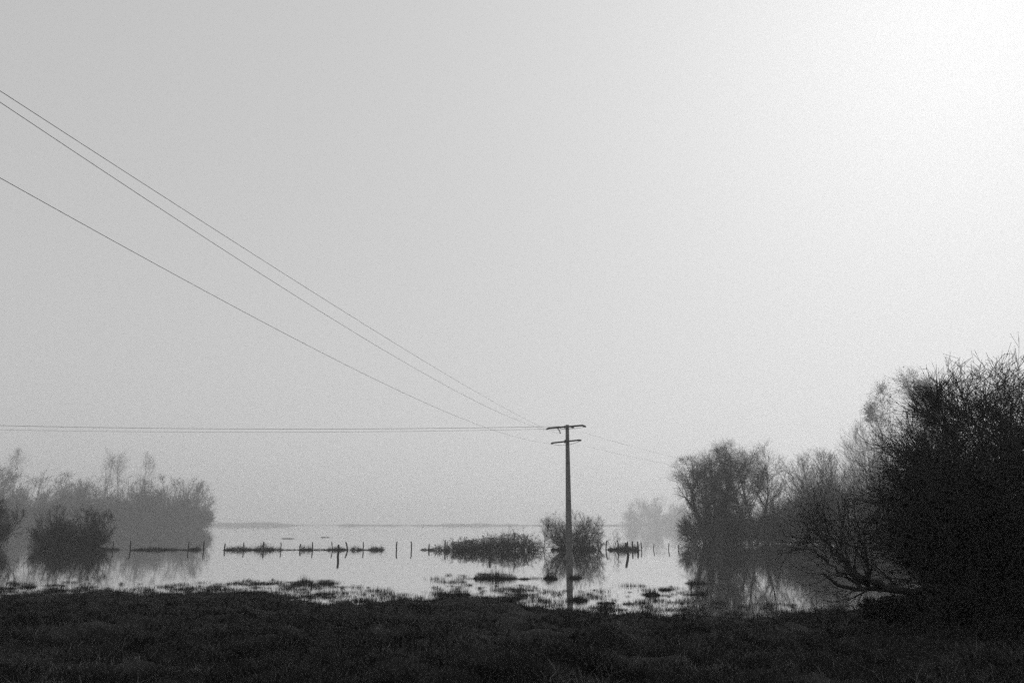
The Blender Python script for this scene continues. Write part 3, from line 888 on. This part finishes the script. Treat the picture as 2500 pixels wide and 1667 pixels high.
# dark undergrowth beneath them
def under(cx, y, top_y, wpx, Yd, seed, label):
    rng = np.random.default_rng(seed)
    b = at(cx, y, Yd); b[2] = float(height(b[0], b[1]))
    h = at(cx, top_y, Yd)[2] - b[2]; w = wpx / F_PX * Yd
    plant('undergrowth_shrub', label, 'shrub', b, shrub_geo(rng, h, w, stems=34, k=(12, 8, 4), r0=0.022, rt=0.0042, amax=62, base=-0.1, upt=0.1, leaves=3500, leaf=0.06), SHN, (M_BARK, M_TWIG, M_LEAF), 'undergrowth beneath the black willows')
under(2350, 1500, 1400, 220, 21.5, 130, 'dark undergrowth shrub beneath the black willow thicket')
under(2470, 1505, 1290, 300, 19.5, 131, 'dark undergrowth shrub at the right edge under the big willow')
under(2185, 1492, 1452, 200, 19.5, 132, 'low dark shrub on the bank beneath the low limb')
under(2480, 1480, 1150, 360, 25.0, 133, 'tall dark shrub behind the big willow at the right edge')
under(2400, 1470, 1220, 260, 26.0, 134, 'dense dark shrub behind the black willow thicket')

# ------------------------------------------------------------------ grass on the bank
def bank_grass():
    rng = np.random.default_rng(200)
    g, gp = Geo(), Geo()
    def scatter(geo, n, y0, y1, h, w, seg, pw, pale=False):
        u = rng.uniform(0, 1, n)
        y = y0 * (y1 / y0) ** u if pw == 1 else (y0 ** -1 + u * (y1 ** -1 - y0 ** -1)) ** -1
        x = rng.uniform(-0.72, 0.72, n) * y
        z = height(x, y)
        cl = vnoise(x * 0.8, y * 0.8, 201) * 0.5 + vnoise(x * 2.3, y * 2.3, 202) * 0.5
        if pale:
            keep = (z > 0.03) & (0.6 * vnoise(x * 0.45, y * 0.7, 203) + 0.9 * vnoise(x * 1.6, y * 1.4, 204) > 0.2)
        else:
            keep = (z > 0.01) & (rng.uniform(size=n) < 0.6 + 0.9 * cl)
        x, y, z, cl = x[keep], y[keep], z[keep], cl[keep]
        hh = h * (0.4 + 1.1 * np.clip(cl + 0.35, 0, 1)) * np.where(rng.uniform(size=len(x)) < 0.06, 1.7, 1.0)
        blades(geo, np.stack([x, y, z - 0.015], 1), hh, w, rng, 0.6, seg)
    scatter(g, 90000, 6.0, 11.0, 0.13, 0.009, 2, 0)
    scatter(g, 110000, 10.0, 17.0, 0.125, 0.013, 1, 0)
    scatter(g, 110000, 16.0, 30.0, 0.12, 0.018, 1, 1)
    scatter(gp, 30000, 6.0, 12.0, 0.13, 0.008, 2, 0, True)
    scatter(gp, 30000, 11.0, 28.0, 0.12, 0.011, 1, 1, True)
    def clumps(n, xs, ys, h0, h1, w0, w1, bw):
        for x, y in zip(xs, ys):
            m = rng.integers(25, 70); w = rng.uniform(w0, w1)
            cx, cy = x + rng.normal(0, w * 0.4, m), y + rng.normal(0, w * 0.3, m)
            blades(g, np.stack([cx, cy, height(cx, cy) - 0.02], 1), rng.uniform(h0, h1) * rng.uniform(0.4, 1, m), bw, rng, 0.45, 1)
    n = 420                                   # ragged tussocks along the water's edge
    xs = rng.uniform(-20, 17, n); ys = shore_y(xs) - rng.normal(0.7, 0.9, n)
    clumps(n, xs, ys, 0.08, 0.24, 0.15, 0.5, 0.016)
    n = 700                                   # and all over the bank
    ys = 6.5 * (24 / 6.5) ** rng.uniform(0, 1, n); xs = rng.uniform(-0.7, 0.7, n) * ys
    k = ys < shore_y(xs) - 0.5
    clumps(n, xs[k], ys[k], 0.12, 0.28, 0.12, 0.4, 0.011)
    o = g.build('bank_grass', M_GRASS)
    tag(o, 'short dark wet grass covering the near bank', 'grass', kind='stuff')
    o = gp.build('dead_grass', M_PALE)
    tag(o, 'paler dead blades scattered through the grass of the near bank', 'grass', kind='stuff')
bank_grass()

def tuft_geo(rng, w, d, h, n, bw=0.012, lean=0.3):
    x = rng.uniform(-0.5, 0.5, n) * w + rng.normal(0, w * 0.05, n); y = rng.normal(0, d * 0.3, n)
    g = Geo()
    pr = np.clip(1 - np.abs(x / (w * 0.55)) ** 3, 0.2, 1) * np.clip(0.85 + 0.35 * vnoise(x * 4 + n, x * 0, 7), 0.4, 1.2)
    blades(g, np.stack([x, y, np.full(n, -0.05)], 1), h * pr * np.where(rng.uniform(size=n) < 0.22, rng.uniform(0.8, 1.5, n), rng.uniform(0.08, 0.6, n)) + 0.05, bw, rng, lean, 1)
    return g

# tussocks big enough to pick out: cx, waterline y, width px, height px (photograph pixels)
tussocks = [
    (1222, 1412, 70, 23, 'largest rush tussock in the water below the bramble bank'),
    (1170, 1412, 22, 14, 'small rush tussock touching the left end of the largest one'),
    (1345, 1412, 28, 17, 'dark rush tuft in the bush reflection left of the pole'),
    (1405, 1411, 28, 13, 'round dark rush tuft just right of the pole reflection'),
    (1128, 1452, 34, 14, 'dark tussock left of centre close to the bank'),
    (1412, 1465, 38, 14, 'dark grass tussock right of the pole foot reflection'),
    (1480, 1472, 40, 12, 'straggling tussock second to the right of the pole reflection'),
    (1535, 1474, 26, 7, 'small dark tussock third to the right of the pole reflection'),
    (1700, 1424, 44, 14, 'sparse reed tuft at the left edge of the grove reflection'),
    (1700, 1451, 56, 13, 'wider reed tuft below the first in the grove reflection'),
    (1592, 1452, 30, 12, 'thin upright reed sprigs in bright water right of centre'),
    (1625, 1440, 26, 8, 'faint reed sprigs in bright water nearest the grove'),
    (1672, 1500, 50, 10, 'flat dark tussock at the bank edge right of centre'),
    (742, 1420, 36, 14, 'tallest sprig clump in the drowned grass left of centre'),
    (1280, 1413, 26, 4, 'tiny flat sprig row between the largest tussock and the pole'),
    (15, 1437, 40, 8, 'dark grass patch at the very left edge of the water'),
    (72, 1433, 26, 8, 'dark grass patch second from the left edge'),
    (148, 1442, 24, 8, 'dark grass patch under the left bush reflection'),
    (630, 1446, 40, 12, 'dark tussock on the bank edge in the left half'),
    (790, 1450, 44, 10, 'last large dark patch of drowned grass before open water'),
]
for i, (cx, y, wpx, hpx, lab) in enumerate(tussocks):
    rng = np.random.default_rng(300 + i)
    b = ground(cx, y)
    w, h = wpx / F_PX * b[1], hpx / F_PX * b[1]
    sparse = 0.9 if ('sprig' in lab or 'reed' in lab) else 1.0
    g = tuft_geo(rng, w * 1.15, max(0.3 * w, 0.2), h, int((320 + 900 * w) * sparse * (1.7 if i < 6 else 2.6 if i in (10, 11, 14) else 1)), 0.011, 0.22 if h > .15 else 0.45)
    o = g.build('rush_tussock', M_RUSH, None, False, tuple(b))
    tag(o, lab, 'tussock', 'tussocks standing in the shallow water')

def drowned_grass():
    rng = np.random.default_rng(400)
    g = Geo()
    bands = [((0, 760), (1337, 1373), 165), ((-20, 200), (1345, 1395), 30), ((760, 1060), (1345, 1384), 45), ((1000, 1240), (1318, 1380), 75), ((560, 760), (1330, 1345), 20),
             ((1180, 1420), (1355, 1405), 32), ((1380, 1620), (1340, 1415), 40), ((1600, 1950), (1385, 1424), 24)]
    for (x0, x1), (y0, y1), n in bands:
        for _ in range(int(n * 1.35)):
            px, py = rng.uniform(x0, x1) * DISP, (y1 - (y1 - y0) * rng.uniform() ** 1.3) * DISP
            b = ground(px, py)
            w = rng.uniform(0.15, 0.75); h = rng.uniform(0.04, 0.14) * (0.7 + w * 0.5); m = int(20 + 170 * w * rng.uniform(0.4, 1.3))
            c = np.stack([rng.normal(0, w * 0.33, m) + b[0], rng.normal(0, 0.09, m) + b[1], np.full(m, -0.03)], 1)
            blades(g, c, h + 0.03, 0.013, rng, 0.45, 1)
    # single sprigs
    for (x0, x1), (y0, y1), n in bands:
        m = n * 5
        px = rng.uniform(x0, x1, m) * DISP; py = rng.uniform(y0 + 4, y1, m) * DISP
        c = np.array([ground(a, b) for a, b in zip(px, py)]); c[:, 2] = -0.02
        blades(g, c, 0.07, 0.01, rng, 0.4, 1)
    o = g.build('drowned_grass', M_RUSH)
    tag(o, 'scattered sprigs of drowned grass along the water edge', 'grass', kind='stuff')
drowned_grass()

# forked twig stuck in the shallows at the right
rng = np.random.default_rng(500)
b = ground(1988, 1485)
g = Geo()
q = np.array([[0, 0, -0.1], [0, 0, 0.02], [0.03, 0, 0.06], [-0.05, 0, 0.18]]) * 1.1
g.tubes(resample(q, 6)[None], np.full((1, 7), 0.013), 5)
o = g.build('broken_stick', M_WOOD, None, False, tuple(b)); tag(o, 'small bent stick poking from the shallows before the black willow', 'stick')
